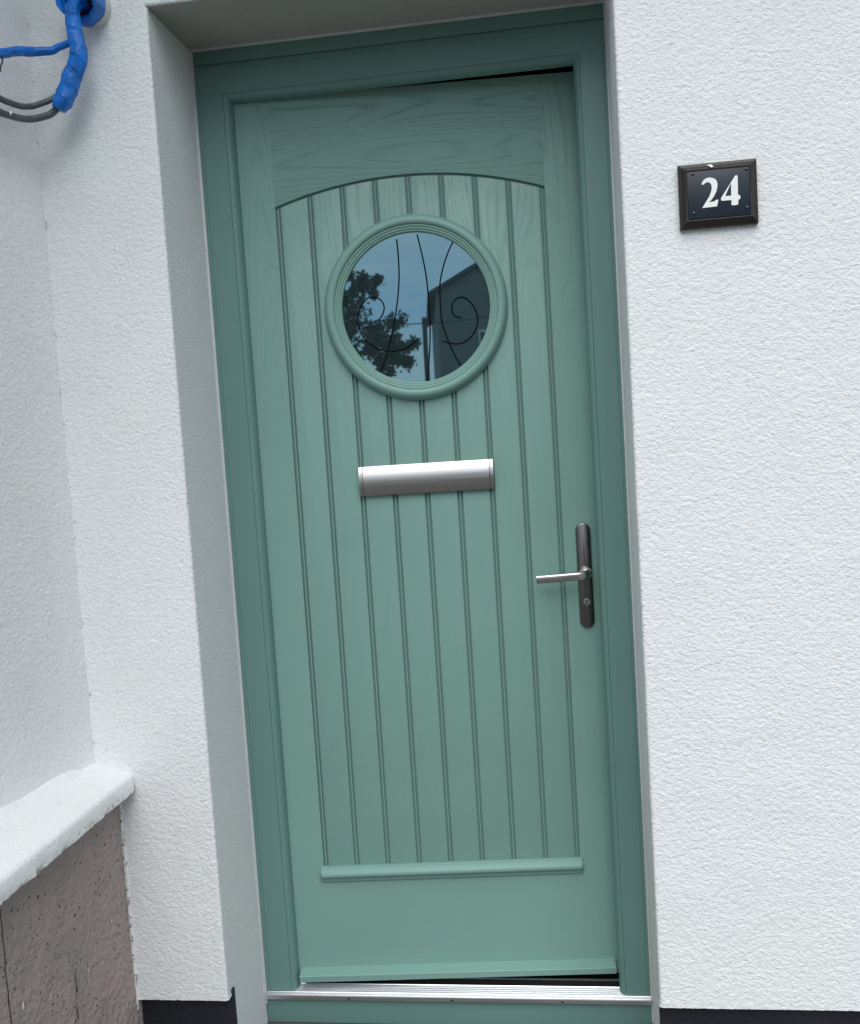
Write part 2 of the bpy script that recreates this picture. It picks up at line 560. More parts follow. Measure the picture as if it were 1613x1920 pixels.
# masonry behind the skins, plinth, plaster below the render stop
H(box('masonry', -.30, XL - .012, -.205, .14, GZ, 2.8, M_MASON))
H(box('masonry', XR + .012, 6.0, -.205, .14, GZ, 2.8, M_MASON))
H(box('masonry', XL - .012, XR + .012, -.205, .14, ZT + .010, 2.8, M_MASON))
H(box('plinth', -.30, .0035, -.2085, -.195, GZ, ZB + .012, M_PLINTH, bevel=.002))
H(box('plinth', XR + .0005, 6.0, -.2085, -.195, GZ, ZB + .012, M_PLINTH, bevel=.002))
def low_reveal(x, sgn, off):
    Yg, Zg = np.meshgrid(ramp(-.1965, .012, F), ramp(GZ, ZB + .0005, F), indexing='ij')
    P_ = np.stack([np.full_like(Yg, x), Yg, Zg], -1); N_ = np.zeros_like(P_); N_[..., 0] = sgn
    H(sheet('plaster_reveal', P_, N_, np.full_like(Yg, .42), M_PLASTER, None, off, Yg - WY + .258, Zg))
low_reveal(XL, 1, 1); low_reveal(XR, -1, 2)
H(box('render_stop', -.205, XL + .001, -.2265, -.207, ZB - .001, ZB + .004, M_RENDER, bevel=.0015))
H(box('render_stop', XR - .001, 6.0, -.2265, -.207, ZB - .001, ZB + .004, M_RENDER, bevel=.0015))
H(box('sealant', XL - .002, .0045, -.004, .002, -.03, ZT - .002, M_SEAL, bevel=.0018))
H(box('sealant', XR - .0035, XR + .002, -.004, .002, -.06, ZT - .002, M_SEAL, bevel=.0018))
H(box('sealant', 0, XR, -.004, .002, ZT - .0045, ZT + .002, M_SEAL, bevel=.0018))
# the hall behind the door, closed so that no daylight leaks in
bm = bmesh.new(); bm_box(bm, -.25, 1.3, .142, 3.4, -.06, 2.6)
for f in list(bm.faces):
    if abs(f.normal.y + 1) < .1 or f.calc_center_median().y < .15:
        bm.faces.remove(f)
bmesh.ops.reverse_faces(bm, faces=bm.faces[:])
hall = bm_obj('hallway', bm, M_DARK); tag(hall, kind='structure')
H(box('masonry', -.30, XL - .012, .14, .16, GZ, 2.7, M_MASON)); H(box('masonry', XR + .012, 1.4, .14, .16, GZ, 2.7, M_MASON))
H(box('masonry', XL - .012, XR + .012, .14, .16, ZT + .03, 2.7, M_MASON))
step = box('doorstep', -.06, XR + .06, -.62, .10, GZ, -.078, M_CONC, bevel=.008)
tag(step, 'low concrete doorstep under the green door sill', 'doorstep')

# ------------------------------------------------------------------ the neighbour's side wall, on the left
TILT = .13
def nx(y): return -.245 - TILT * (WY - y)
nb = empty('neighbouring_house', (-.5, -1.2, GZ))
tag(nb, 'white rendered side wall of the adjoining house along the left edge', 'house')
ys = np.concatenate([np.arange(-1.30, -.64, .012), np.arange(-.64, WY + .013, F)])
zz = ramp(.52, 2.34, F, 2.8, .12)
Y, Z = np.meshgrid(ys[::-1], zz, indexing='ij')
P = np.stack([nx(Y), Y, Z], -1); N = np.zeros_like(P); N[..., 0] = 1 / math.hypot(1, TILT); N[..., 1] = -TILT / math.hypot(1, TILT)
def NB(o):
    o.parent = nb; o.matrix_parent_inverse = Matrix.Translation((.5, 1.2, -GZ)); return o
NB(sheet('side_wall_render', P, N, np.ones_like(Y) * 1.05, M_RENDER2, None, 8, -Y, Z))
rc = random.Random(12)
z = .66
while z < 2.2:
    L_ = rc.uniform(.006, .026)
    x = -.2435 + rc.uniform(-.002, .003)
    NB(mesh('corner_crack', [(x, WY - .0026, z), (x + rc.uniform(.0006, .0016), WY - .0026, z + L_ * .3), (x + rc.uniform(-.001, .002), WY - .0026, z + L_), (x - rc.uniform(.0004, .0012), WY - .0026, z + L_ * .6)], [(0, 1, 2, 3)], M_JOINT))
    z += L_ + rc.uniform(.02, .20)
bm = bmesh.new()
lo = [bm.verts.new((x, y, GZ)) for x, y in ((nx(-1.305) - .003, -1.305), (nx(-.10) - .003, -.10), (-5.0, -.10), (-5.0, -1.305))]
hi = [bm.verts.new((v.co.x, v.co.y, 2.8)) for v in lo]
for i in range(4):
    bm.faces.new((lo[i], lo[(i + 1) % 4], hi[(i + 1) % 4], hi[i]))
bm.faces.new(lo); bm.faces.new(hi)
NB(bm_obj('front_wall', bm, M_RENDER2))
NB(box('shading_overhang', -5.0, -.07, -1.62, -.24, 2.58, 2.69, M_OVERHANG, bevel=.004))  # unseen roof slab, added to darken the wall at the upper left

# ------------------------------------------------------------------ low brown wall with its coping
lw = empty('low_wall', (-.2, -.75, GZ))
tag(lw, 'low brown cement rendered wall with chipped white painted coping, bottom left', 'wall')
def LW(o):
    o.parent = lw; o.matrix_parent_inverse = Matrix.Translation((.2, .75, -GZ)); return o
def brown(y0, y1):
    Y, Z = np.meshgrid(ramp(y0, y1, .004)[::-1], ramp(GZ, .575, .004), indexing='ij')
    h = vnoise(Y, Z, .05, .04, 21) * .0016 + vnoise(Y, Z, .010, .008, 22) * .0011 + vnoise(Y, Z, .005, .004, 23) * .0007
    P = np.stack([-.200 + h, Y, Z], -1); N = np.zeros_like(P); N[..., 0] = 1
    return LW(sheet('render_panel', P, N, np.zeros_like(Y), M_BROWN, None, 0, Y, Z))
brown(-.669, -.204); brown(-1.28, -.6725)
LW(box('wall_core', -.42, -.2045, -1.279, -.20, GZ, .574, M_BROWN))
# hairline cracks and a slipped plaster arris
def crack(pts, w):
    vs_, fs = [], []
    for i, (y, z) in enumerate(pts):
        ww = w * random.choice((.3, .5, .8, 1.2, 2.2))
        vs_ += [(-.1972, y - ww, z), (-.1972, y + ww, z)]
        if i and random.random() > .22: fs.append((2 * i - 2, 2 * i - 1, 2 * i + 1, 2 * i))
    return LW(mesh('crack', vs_, fs, M_RUBBER))
def jag(pts, n_=6, a=.003):
    out = []
    for (y0, z0), (y1, z1) in zip(pts[:-1], pts[1:]):
        for k in range(n_):
            t = k / n_; out.append((y0 + (y1 - y0) * t + random.uniform(-a, a), z0 + (z1 - z0) * t + random.uniform(-a, a)))
    return out + [pts[-1]]
crack(jag([(-.455, .322), (-.463, .30), (-.468, .26), (-.470, .20), (-.478, .10)]), .0013)
crack(jag([(-.268, .345), (-.30, .333), (-.345, .322), (-.375, .318)]), .0006)
for (y, z, s_) in ((-.637, .346, .008), (-.416, .282, .004), (-.311, .326, .004), (-.52, .26, .003)):
    LW(mesh('paint_splash', [(-.1970, y - s_ * .3, z - s_), (-.1970, y + s_ * .3, z - s_ * .6), (-.1970, y + s_ * .15, z + s_), (-.1970, y - s_ * .35, z + s_ * .5)], [(0, 1, 2, 3)], M_WHITE))
# bright stop bead where the brown wall meets the white render
zs_b = np.arange(ZB - .02, .575, .006)
vs_, fs = [], []
for i, z in enumerate(zs_b):
    w = .0028 + .0016 * float(vnoise(z, 0, .03, 1, 31)) + .0008 * random.random()
    vs_ += [(-.2005, -.2325, z), (-.1995 + w, -.2335, z), (-.1985 + w, -.2285, z)]
    if i:
        a = 3 * i
        fs += [(a - 3, a - 2, a + 1, a), (a - 2, a - 1, a + 2, a + 1)]
LW(mesh('white_arris', vs_, fs, M_COPING))

# coping
prof = [(-.42, .640), (-.30, .634), (-.262, .628), (-.235, .6215), (-.21, .6150), (-.19, .6090), (-.177, .6050), (-.1685, .6025), (-.1632, .5995), (-.1608, .5940), (-.1595, .582), (-.1585, .573), (-.1590, .5665), (-.166, .5640), (-.185, .5635), (-.215, .5640), (-.42, .565)]
ys = np.arange(-1.30, WY + .008, .005)
n_, m_ = len(ys), len(prof)
vs_, fs = [], []
for i, y in enumerate(ys):
    for k, (x, z) in enumerate(prof):
        edge = 1.0 if k in (11, 12, 13) else .30
        a = float(vnoise(y, k * .013, .03, .02, 41)) * .0010 * edge + float(vnoise(y, k * .01, .008, .012, 42)) * .0011 * edge
        b = float(vnoise(y, k * .013, .035, .02, 43)) * .0009 * edge + float(vnoise(y, k * .01, .008, .012, 44)) * .0010 * edge
        rnd = max(0, 1 - (WY + .004 - y) / .018) if k < 14 else 0
        vs_.append((x + a - (.006 * rnd ** 2 if 6 <= k <= 13 else 0), y, z + b - (.003 * rnd ** 2 if k < 8 else 0)))
for i in range(n_ - 1):
    for k in range(m_):
        fs.append((i * m_ + k, (i + 1) * m_ + k, (i + 1) * m_ + (k + 1) % m_, i * m_ + (k + 1) % m_))
fs.append(tuple(range(m_))); fs.append(tuple((n_ - 1) * m_ + k for k in range(m_))[::-1])
cop = LW(mesh('coping', vs_, fs, M_COPING, None, 50))
# mortar fillet between coping and side wall
vs_, fs = [], []
ys = np.arange(-1.28, WY - .03, .01)
for i, y in enumerate(ys):
    g1 = .030 + .006 * float(vnoise(y, 0, .08, 1, 51)); x = nx(y)
    vs_ += [(x - .004, y, .641 + .003 * float(vnoise(y, 3, .05, 1, 52)) - .02 * max(0, 1 - (WY - .03 - y) / .06)), (x + g1 * .45, y, .627 - .006 * max(0, 1 - (WY - .03 - y) / .06)), (x + g1, y, .612 + .002), (x - .004, y, .60)]
    if i:
        a = 4 * i
        for k in range(3):
            fs.append((a - 4 + k, a - 3 + k, a + 1 + k, a + k))
LW(mesh('mortar_fillet', vs_, fs, M_COPING, None, 60))

# ------------------------------------------------------------------ door frame
fr = empty('door_frame', (.44, 0, -.07))
tag(fr, 'sage green door frame with moulded inner bead and ribbed metal threshold', 'door frame')
def FR(o):
    o.parent = fr; o.matrix_parent_inverse = Matrix.Translation((-.44, 0, .07)); return o
FW, FT = .88, 2.0735
# profile: (inward offset from the outer edge, depth y)
ov = [(.0655 + .0125 * math.sin(a), .0005 + .0195 * (1 - math.cos(a))) for a in np.linspace(.12, math.pi / 2, 8)]
prof = [(.0, .0035), (.0012, .0006), (.003, .0), (.0120, .0), (.0126, .0008), (.0134, .0), (.0628, .0), (.0636, .0016), (.0646, .0016), (.0654, .0003)] + ov + [(.078, .0265), (.056, .0265), (.056, .075), (.0, .075)]
def member(name, ca, cb):
    bm = bmesh.new()
    A = [bm.verts.new(ca(a, y)) for a, y in prof]; B = [bm.verts.new(cb(a, y)) for a, y in prof]
    n_ = len(prof)
    for i in range(n_):
        bm.faces.new((A[i], A[(i + 1) % n_], B[(i + 1) % n_], B[i]))
    bm.faces.new(A); bm.faces.new(B[::-1])
    return FR(bm_obj(name, bm, M_GREEN, None, 25))
KR = .0715 / .078
TL = lambda a, y: (a, y, FT - a)
TR = lambda a, y: (FW - a * KR, y, FT - a)
member('jamb', lambda a, y: (a, y, .0015), TL)
member('head', lambda a, y: (a + .0002, y, FT - a), lambda a, y: (FW - a * KR - .0002, y, FT - a))
member('jamb', lambda a, y: (FW - a * KR, y, .0015), TR)
FR(box('head_extension', 0, FW, .0025, .07, FT + .0008, ZT + .008, M_GREEN, bevel=.0012))
FR(box('sill', .002, FW - .002, .001, .0275, -.0765, -.0137, M_GREEN, bevel=.002))
# threshold: ribbed tread between the jambs, nose in front of them
th = [(-.0118, -.0135), (-.0118, -.0058), (-.0124, -.0046), (-.0120, -.0034), (-.0108, -.0028), (-.0092, -.0034), (-.0060, -.0036), (-.0046, -.0030), (-.0040, -.0004), (-.0030, .0008), (-.0014, .0006), (-.0010, -.0008)]
y = .0006
while y < .0245:
    z = .0004 + .0030 * (y / .026)
    th += [(y, z - .0016), (y + .0020, z - .0016), (y + .0026, z + .0002), (y + .0036, z + .0009), (y + .0050, z + .0007), (y + .0055, z - .0006)]
    y += .0064
th += [(.0270, .0040), (.0276, -.0130)]
threshold = FR(prism('threshold', th + [(.0276, -.0138)], 'x', .0055, FW - .0055, M_ALU, None, 20))
b = box('channel', .0065, FW - .0065, .0277, .0520, -.0300, -.0280, M_RUBBER); b.parent = threshold; b.matrix_parent_inverse = threshold.matrix_world.inverted()
FR(box('seal_gasket', .056, FW - .052, .033, .046, -.0275, -.0200, M_RUBBER, bevel=.002))
FR(box('threshold_upstand', .0560, FW - .052, .0512, .0570, .0030, .0062, M_ALU, bevel=.0014))
FR(box('threshold_upstand', .0560, FW - .052, .0526, .0562, -.0290, .0028, M_RUBBER))
FR(box('threshold_rear', .0065, FW - .0065, .0570, .092, -.0134, -.0095, M_RUBBER))
for x in (.1998, .4359, .6818):
    FR(box('drain_slot', x - .0035, x + .0035, -.0122, -.0110, -.0118, -.0086, M_RUBBER, bevel=.0004))

# ------------------------------------------------------------------ the door leaf, ajar
TH = R(4.2)
door = empty('front_door', (.07, .025, 0), TH)
tag(door, 'sage green planked front door with round window standing slightly ajar', 'door')
D = lambda o: setattr(o, 'parent', door) or o
UL, UR, ZBOT, ZTOP = -.009, .752, .009, 2.0025
G0, PITCH = .0885, .0718
gx = [G0 + PITCH * i for i in range(9)]
BW, GR = .0017, .0060                      # half bead, half joint
AC, AR, ATOP = .3757, .909, 1.8186
arc = lambda u, d=0: ATOP - AR + math.sqrt((AR - d) ** 2 - (u - AC) ** 2)
ZP = .2815
D(box('core', UL + .001, UR - .001, .0088, .044, ZBOT, ZTOP - .001, M_DOOR))
SL, SR = gx[0] - GR, gx[8] + GR
mid = lambda e: True
D(plate('stile', [(UL, ZBOT), (SL, ZBOT), (SL, ZTOP), (UL, ZTOP)], 0, .0086, M_DOOR_V, chamfer=0))
D(plate('stile', [(SR, ZBOT), (UR, ZBOT), (UR, ZTOP), (SR, ZTOP)], 0, .0086, M_DOOR_V, chamfer=0))
ar = [(u, arc(u)) for u in np.linspace(SL, SR, 41)]
rail_edge = lambda e: all(v.co.z < 1.825 and abs(v.co.z - arc(v.co.x)) < .001 for v in e.verts)
D(plate('top_rail', ar + [(SR, ZTOP), (SL, ZTOP)], 0, .0086, M_DOOR_H, chamfer=.0012, keep=rail_edge))
D(plate('bottom_rail', [(SL, ZBOT), (SR, ZBOT), (SR, ZP - .003), (SL, ZP - .003)], 0, .0086, M_DOOR_H, chamfer=0))
# boards with a rounded bead in every joint
for i in range(8):
    a, b_ = gx[i] + GR, gx[i + 1] - GR
    top = [(u, arc(u, .0054)) for u in np.linspace(b_, a, 9)]
    D(plate('board', [(a, ZP), (b_, ZP)] + top, .0002, .0086, M_DOOR_V, chamfer=.0014))
for i in range(9):
    c = gx[i]
    pr = [(c + BW * 1.25 * math.cos(t), .0087 - .0078 * math.sin(t) ** .45) for t in np.linspace(0.0, math.pi, 7)]
    D(prism('joint_bead', [(x, y) for x, y in pr], 'z', ZP, arc(c, .0062), M_DOOR, None, 60))
# ledge under the boards
lp = [(.003, .2825), (-.0045, .2815), (-.0056, .2795), (-.0056, .2762), (-.0068, .2748), (-.0100, .2735), (-.0135, .2705), (-.0152, .2665), (-.0150, .2625), (-.0132, .2590), (-.0095, .2570), (-.0072, .2560), (-.0066, .2540), (-.0064, .2500), (-.0050, .2475), (.003, .2460)]
bm = bmesh.new()
rows = []
U0, U1 = .0745, .6745
for u, sc in ((U0 + .0045, .30), (U0 + .0015, .72), (U0 + .0005, .90), (U0 + .0018, 1.0), (U1 - .0018, 1.0), (U1 - .0005, .90), (U1 - .0015, .72), (U1 - .0045, .30)):
    rows.append([(u, v * sc if v < 0 else v, .2640 + (z - .2640) * (1 if sc == 1 else .80 + .2 * sc)) for v, z in lp])
us = [U0, U0 + .0008, U0 + .0028, U0 + .0065, U1 - .0065, U1 - .0028, U1 - .0008, U1]
rows = [[bm.verts.new((us[i], p[1], p[2])) for p in r] for i, r in enumerate(rows)]
for r0, r1 in zip(rows[:-1], rows[1:]):
    for k in range(len(lp)):
        k2 = (k + 1) % len(lp)
        bm.faces.new((r0[k], r0[k2], r1[k2], r1[k]))
bm.faces.new(rows[0]); bm.faces.new(rows[-1][::-1])
D(bm_obj('ledge', bm, M_DOOR, None, 40))
# weather bar at the foot
D(prism('weather_bar', [(.001, .0425), (-.0290, .0372), (-.0301, .0364), (-.0305, .0352), (-.0292, .0225), (-.0278, .0212), (-.022, .0212), (-.022, .0240), (.001, .0240)], 'x', .0135, .7345, M_DOOR, None, 20))
D(box('brush_strip', .0, .745, .011, .030, .0035, .0088, M_RUBBER))

# round window
WC = (.3762, 1.5320)
win = D(lathe('window_moulding', [(.200, .0015), (.2005, -.004), (.1985, -.0055), (.1975, -.009), (.1955, -.0155), (.1905, -.0205), (.1850, -.0220), (.1800, -.0205), (.1775, -.0175), (.1768, -.0150), (.1750, -.0160), (.1725, -.0155), (.1712, -.0130), (.1695, -.0138), (.1672, -.0130), (.1660, -.0105), (.1645, -.0112), (.1622, -.0100), (.1612, -.0060), (.1608, -.0010)], WC, M_DOOR, None, 128, 60))
seg = 96
vs_ = [(WC[0] + .1635 * math.cos(2 * math.pi * i / seg), -.0035, WC[1] + .1635 * math.sin(2 * math.pi * i / seg)) for i in range(seg)]
vs_ += [(x, -.0008, z) for x, y, z in vs_]
fs = [tuple(range(seg)), tuple(range(seg, 2 * seg))[::-1]] + [(i, (i + 1) % seg, seg + (i + 1) % seg, seg + i) for i in range(seg)]
pane = mesh('window_pane', vs_, fs, M_GLASS); pane.data.flip_normals(); D(pane)
SCROLLS = [
 [(344,1681),(345,1644),(344,1601),(338,1556),(331,1522),(323,1489),(311,1449),(300,1421),(289,1396)],
 [(389,1688),(397,1643),(403,1597),(405,1540),(405,1497),(402,1452),(399,1426),(395,1397),(391,1371)],
 [(466,1668),(453,1644),(442,1617),(432,1581),(430,1538),(430,1515),(432,1490),(442,1457),(454,1425),(468,1398)],
 [(294,1511),(302,1522),(307,1536),(304,1549),(295,1558),(280,1562),(268,1557),(256,1543),(249,1525),(247,1508),(252,1488),(262,1470),(279,1454),(299,1445),(319,1442),(339,1444),(357,1450),(369,1460),(377,1467)],
 [(474,1504),(464,1506),(456,1514),(454,1525),(458,1538),(468,1546),(478,1547),(488,1543),(498,1532),(506,1516),(509,1499),(506,1482),(496,1465),(482,1453),(465,1448),(447,1450),(430,1457)]]
for s_ in SCROLLS:
    o = tube('scroll_strip', [(x / 1000, -.0040, z / 1000) for x, z in s_], .0016, M_LEAD, None, 6, 5)
    o.parent = pane

# letter plate
lb = D(box('letter_plate', .2262, .5240, -.0050, .0003, 1.1275, 1.1935, M_STEEL, bevel=.0012))
def flap_prof(dz, bul):
    z0, z1 = 1.1285 + dz, 1.1930 - dz
    out = [(-.0045, z0)]
    for t in np.linspace(0, 1, 13):
        out.append((-.0060 - bul * math.sin(math.pi * (.12 + .86 * t)) ** .8, z0 + (z1 - z0) * t))
    return out + [(-.0045, z1)]
o = prism('flap', flap_prof(.0, .0100), 'x', .2358, .5144, M_STEEL, None, 40); o.parent = lb
for a, b_ in ((.2264, .2344), (.5158, .5238)):
    o = prism('end_cap', flap_prof(.0002, .0082), 'x', a, b_, M_STEEL, None, 40); o.parent = lb

# handle
HC = .7118
def stadium(cx, z0, z1, r, n_=14):
    a = [(cx + r * math.cos(t), z1 - r + r * math.sin(t)) for t in np.linspace(0, math.pi, n_)]
    b_ = [(cx + r * math.cos(t), z0 + r + r * math.sin(t)) for t in np.linspace(math.pi, 2 * math.pi, n_)]
    return a + b_
bp = D(plate('handle_backplate', stadium(HC, .8085, 1.0410, .0160), -.0085, .0002, M_NICKEL, chamfer=.0030, smooth=40))
def lathe_child(name, prof, c, mat, par, seg=40):
    o = lathe(name, prof, c, mat, None, seg, 40); o.parent = par; return o
HZ = .9310
lathe_child('collar', [(.0148, -.0080), (.0148, -.0150), (.0135, -.0175), (.0105, -.0180), (.0095, -.0182)], (HC + .001, HZ), M_NICKEL_L, bp)
# lever: swept oval bar that turns out of the door and runs to the left
lv = catmull([(HC + .001, -.012, HZ), (HC + .001, -.030, HZ), (HC - .002, -.043, HZ), (HC - .014, -.0505, HZ - .0005), (HC - .045, -.0520, HZ - .0015), (HC - .085, -.0505, HZ - .0030), (HC - .1045, -.0490, HZ - .0035), (HC - .1090, -.0486, HZ - .0036)], 8)
vs_, fs = [], []
S = 20
nL = len(lv)
for i, p in enumerate(lv):
    t = (lv[min(i + 1, nL - 1)] - lv[max(i - 1, 0)]).normalized()
    upv = Vector((0, 0, 1)); sd = t.cross(upv).normalized(); upv = sd.cross(t)
    q = i / (nL - 1)
    hh = .0092 * (1.0 if q < .97 else .78); dd = .0083 - .0028 * min(1, q * 2)
    if q < .35: hh = .0098
    for k in range(S):
        a = 2 * math.pi * k / S
        ca, sa = math.cos(a), math.sin(a)
        sx = math.copysign(abs(ca) ** .65, ca); sz = math.copysign(abs(sa) ** .65, sa)
        vs_.append(p + sd * (dd * sx) + upv * (hh * sz))
for i in range(nL - 1):
    for k in range(S):
        fs.append((i * S + k, i * S + (k + 1) % S, (i + 1) * S + (k + 1) % S, (i + 1) * S + k))
fs.append(tuple(range(S))[::-1]); fs.append(tuple((nL - 1) * S + k for k in range(S)))
lev = mesh('lever', vs_, fs, M_NICKEL_L, None, 45); lev.parent = bp
bm = bmesh.new(); bm.from_mesh(lev.data); bmesh.ops.recalc_face_normals(bm, faces=bm.faces[:]); bm.to_mesh(lev.data); bm.free()
KZ = .8660
cyl = plate('lock_cylinder', stadium(HC + .0005, KZ - .0250, KZ + .0088, .0052), -.0098, -.0070, M_NICKEL, chamfer=.0008); cyl.parent = bp
lathe_child('lock_barrel', [(.0086, -.0080), (.0086, -.0110), (.0078, -.0122), (.0060, -.0124), (.0001, -.0124)], (HC + .0005, KZ), M_NICKEL_L, bp)
o = box('keyway', HC - .0005, HC + .0015, -.0128, -.0120, KZ - .005, KZ + .005, M_RUBBER); o.parent = bp

# ------------------------------------------------------------------ house number
SX, SZ, SW, SH = .9781, 1.5957, .1368, .1130
sg = empty('house_number_sign', (SX, WY - .002, SZ))
tag(sg, 'dark wooden plaque with navy plate and white number 24 on the right wall', 'sign')
def frame_ring(steps):
    vs_, fs = [], []
    for ins, y in steps:
        vs_ += [(ins, y, ins), (SW - ins, y, ins), (SW - ins, y, SH - ins), (ins, y, SH - ins)]
    for i in range(len(steps) - 1):
        for k in range(4):
            k2 = (k + 1) % 4
            fs.append((4 * i + k, 4 * i + k2, 4 * i + 4 + k2, 4 * i + 4 + k))
    return vs_, fs
v_, f_ = frame_ring([(0, .004), (0, -.0085), (.0012, -.0098), (.0050, -.0112), (.0085, -.0150), (.0115, -.0168), (.0135, -.0165), (.0140, -.0125)])
o = mesh('wooden_surround', v_, f_, M_WOOD, sg, 25); o.data.flip_normals()
o = box('number_plate', .0142, SW - .0112, -.0150, -.0100, .0150, SH - .0110, M_NAVY, sg, bevel=.0006)
TWO = [(39.5,74.8),(40.6,78.7),(44.5,83.0),(49.2,85.0),(54.6,85.3),(60.4,83.5),(64.9,79.8),(66.7,73.6),(66.1,67.0),(64.2,60.5),(60.6,53.5),(55.7,46.6),(50.2,42.4),(60.1,42.7),(63.8,45.4),(67.1,45.1),(64.4,34.0),(38.8,33.4),(46.3,44.1),(51.9,52.3),(55.3,60.0),(56.9,66.5),(56.3,72.6),(53.8,76.4),(50.9,77.8),(46.3,77.3),(42.2,73.9)]
FOUR = [(98.1,84.6),(100.4,85.0),(102.0,83.5),(101.4,50.3),(104.7,49.7),(105.5,46.6),(104.8,43.1),(101.8,42.3),(101.1,34.1),(98.1,33.3),(90.9,33.3),(89.6,34.7),(90.3,42.7),(73.4,42.9),(71.9,45.1),(72.6,48.3)]
HOLE = [(90.4,73.3),(90.2,50.0),(79.0,50.4)]
def digit(outer, hole=None):
    cu = bpy.data.curves.new('digit', 'CURVE')
    cu.dimensions = '2D'; cu.fill_mode = 'BOTH'; cu.extrude = .0006; cu.bevel_depth = .0002
    for pl in [outer] + ([hole] if hole else []):
        sp = cu.splines.new('POLY'); sp.points.add(len(pl) - 1); sp.use_cyclic_u = True
        for p_, (x, z) in zip(sp.points, pl):
            p_.co = (x / 1000, z / 1000, 0, 1)
    tmp = bpy.data.objects.new('tmp', cu); COL.objects.link(tmp)
    dg = bpy.context.evaluated_depsgraph_get()
    me = bpy.data.meshes.new_from_object(tmp.evaluated_get(dg))
    bpy.data.objects.remove(tmp)
    me.materials.clear()
    me.transform(Matrix.Rotation(math.pi / 2, 4, 'X')); me.transform(Matrix.Translation((0, -.0154, 0)))
    return link('digit', me, M_WHITE, sg)
digit(TWO); digit(FOUR, HOLE)
for x, z in ((24.7, 94.3), (118.2, 94.5), (117.0, 27.5), (23.8, 25.4)):
    lathe('screw', [(.0030, -.0148), (.0030, -.0158), (.0022, -.0168), (.0010, -.0173), (.0001, -.0174)], (x / 1000, z / 1000), M_SCREW, sg, 16)
mesh('paint_spot', [(x / 1000, y, z / 1000) for x, y, z in ((49.5, -.0150, 107.9), (54, -.0148, 108.4), (58.1, -.0148, 108.1), (60.6, -.0185, 103.5), (57, -.0186, 102.6), (55.3, -.0186, 102.9), (54.0, -.0172, 105.6))], [(0, 1, 2, 3, 4, 5, 6)], M_WHITE, sg)

# ------------------------------------------------------------------ taped cables, top left
cb = empty('cable_bundle', (-.12, -.24, 2.12))
tag(cb, 'bundle of cables wrapped in crumpled blue tape hanging from a pipe', 'cable')
def CB(o):
    o.parent = cb; o.matrix_parent_inverse = Matrix.Translation((.12, .24, -2.12)); return o
rr = random.Random(3)
jit = [[rr.uniform(-1, 1) for _ in range(16)] for _ in range(200)]
def crumple(a, per=4, wraps=9):
    def f(i, k, t):
        j, q = divmod(i, per); q = q / per
        v0, v1 = jit[j % 200][k % 16], jit[(j + 1) % 200][k % 16]
        w = (t * wraps + k / 9) % 1.0            # overlapping turns of tape
        return 1 + a * (v0 * (1 - q) + v1 * q) + .10 * (w - .5)
    return f
B = [(-.114, -.256, 2.112), (-.1175, -.278, 2.105), (-.1205, -.292, 2.088), (-.1204, -.292, 2.0713), (-.1190, -.292, 2.0471), (-.1150, -.292, 2.0225), (-.1150, -.292, 2.0043), (-.1205, -.292, 1.9864), (-.1310, -.293, 1.969), (-.1400, -.295, 1.9437), (-.1500, -.298, 1.9254), (-.1600, -.300, 1.9080)]
prof_r = lambda t: float(np.interp(t, [0, .25, .5, .75, .93, 1], [.0125, .0135, .0165, .0185, .0180, .0125]))
CB(tube('taped_bundle', B, prof_r, M_TAPE, None, 14, 8, crumple(.09, 8, 9), smooth=18))
br = [(-.1240, -.2950, 2.0300), (-.1519, -.2947, 2.0236), (-.1636, -.2981, 2.0169), (-.1786, -.3061, 2.0147), (-.1952, -.315, 2.0124), (-.2078, -.35, 2.002), (-.2119, -.377, 1.9899), (-.2142, -.395, 1.9827), (-.2249, -.43, 1.9676), (-.2319, -.47, 1.9469)]
CB(tube('taped_branch', br, lambda t: float(np.interp(t, [0, .25, .5, 1], [.0060, .0072, .0085, .0088])), M_TAPE, None, 12, 8, crumple(.09, 8, 10), smooth=18))
# hood of tape round the pipe end and the pipe itself
hv, hf = [], []
S = 18
HCx, HCz = -.110, 2.114
for j, (y, r) in enumerate([(-.240, .0360), (-.262, .0375), (-.280, .0370), (-.298, .0400), (-.298, .0355), (-.280, .0325), (-.245, .0310)]):
    for k in range(S):
        a = 2 * math.pi * k / S
        w = 1 + .07 * jit[j if j < 4 else 6 - j + 20][k % 16]
        yy = y - (.012 * math.sin(a * 2 + .6) + .006 * jit[30][k % 16] if j in (3, 4) else 0) + (.020 * max(0, math.cos(a + 2.2)) if j in (3, 4) else 0)
        hv.append((HCx + r * w * math.cos(a), yy, HCz + r * w * math.sin(a) * 1.05))
for j in range(6):
    for k in range(S):
        k2 = (k + 1) % S
        hf.append((j * S + k, j * S + k2, (j + 1) * S + k2, (j + 1) * S + k))
CB(mesh('tape_hood', hv, hf, M_TAPE, None, 25))
CB(lathe('pipe_stub', [(.0372, -.222), (.0372, -.2440), (.0360, -.2455), (.0300, -.2455), (.0300, -.224)], (HCx + .003, HCz - .0005), M_PIPE, None, 32))
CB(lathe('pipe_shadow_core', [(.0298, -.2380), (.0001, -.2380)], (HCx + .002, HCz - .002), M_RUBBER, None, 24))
bw = [(-.2100, -.402, 1.9790), (-.2085, -.3995, 1.9737), (-.2090, -.398, 1.9678), (-.2099, -.401, 1.9613), (-.2108, -.4035, 1.9562), (-.2117, -.4035, 1.9479)]
CB(tube('wire_tail', bw, .0013, M_BLACKW, None, 6, 5))
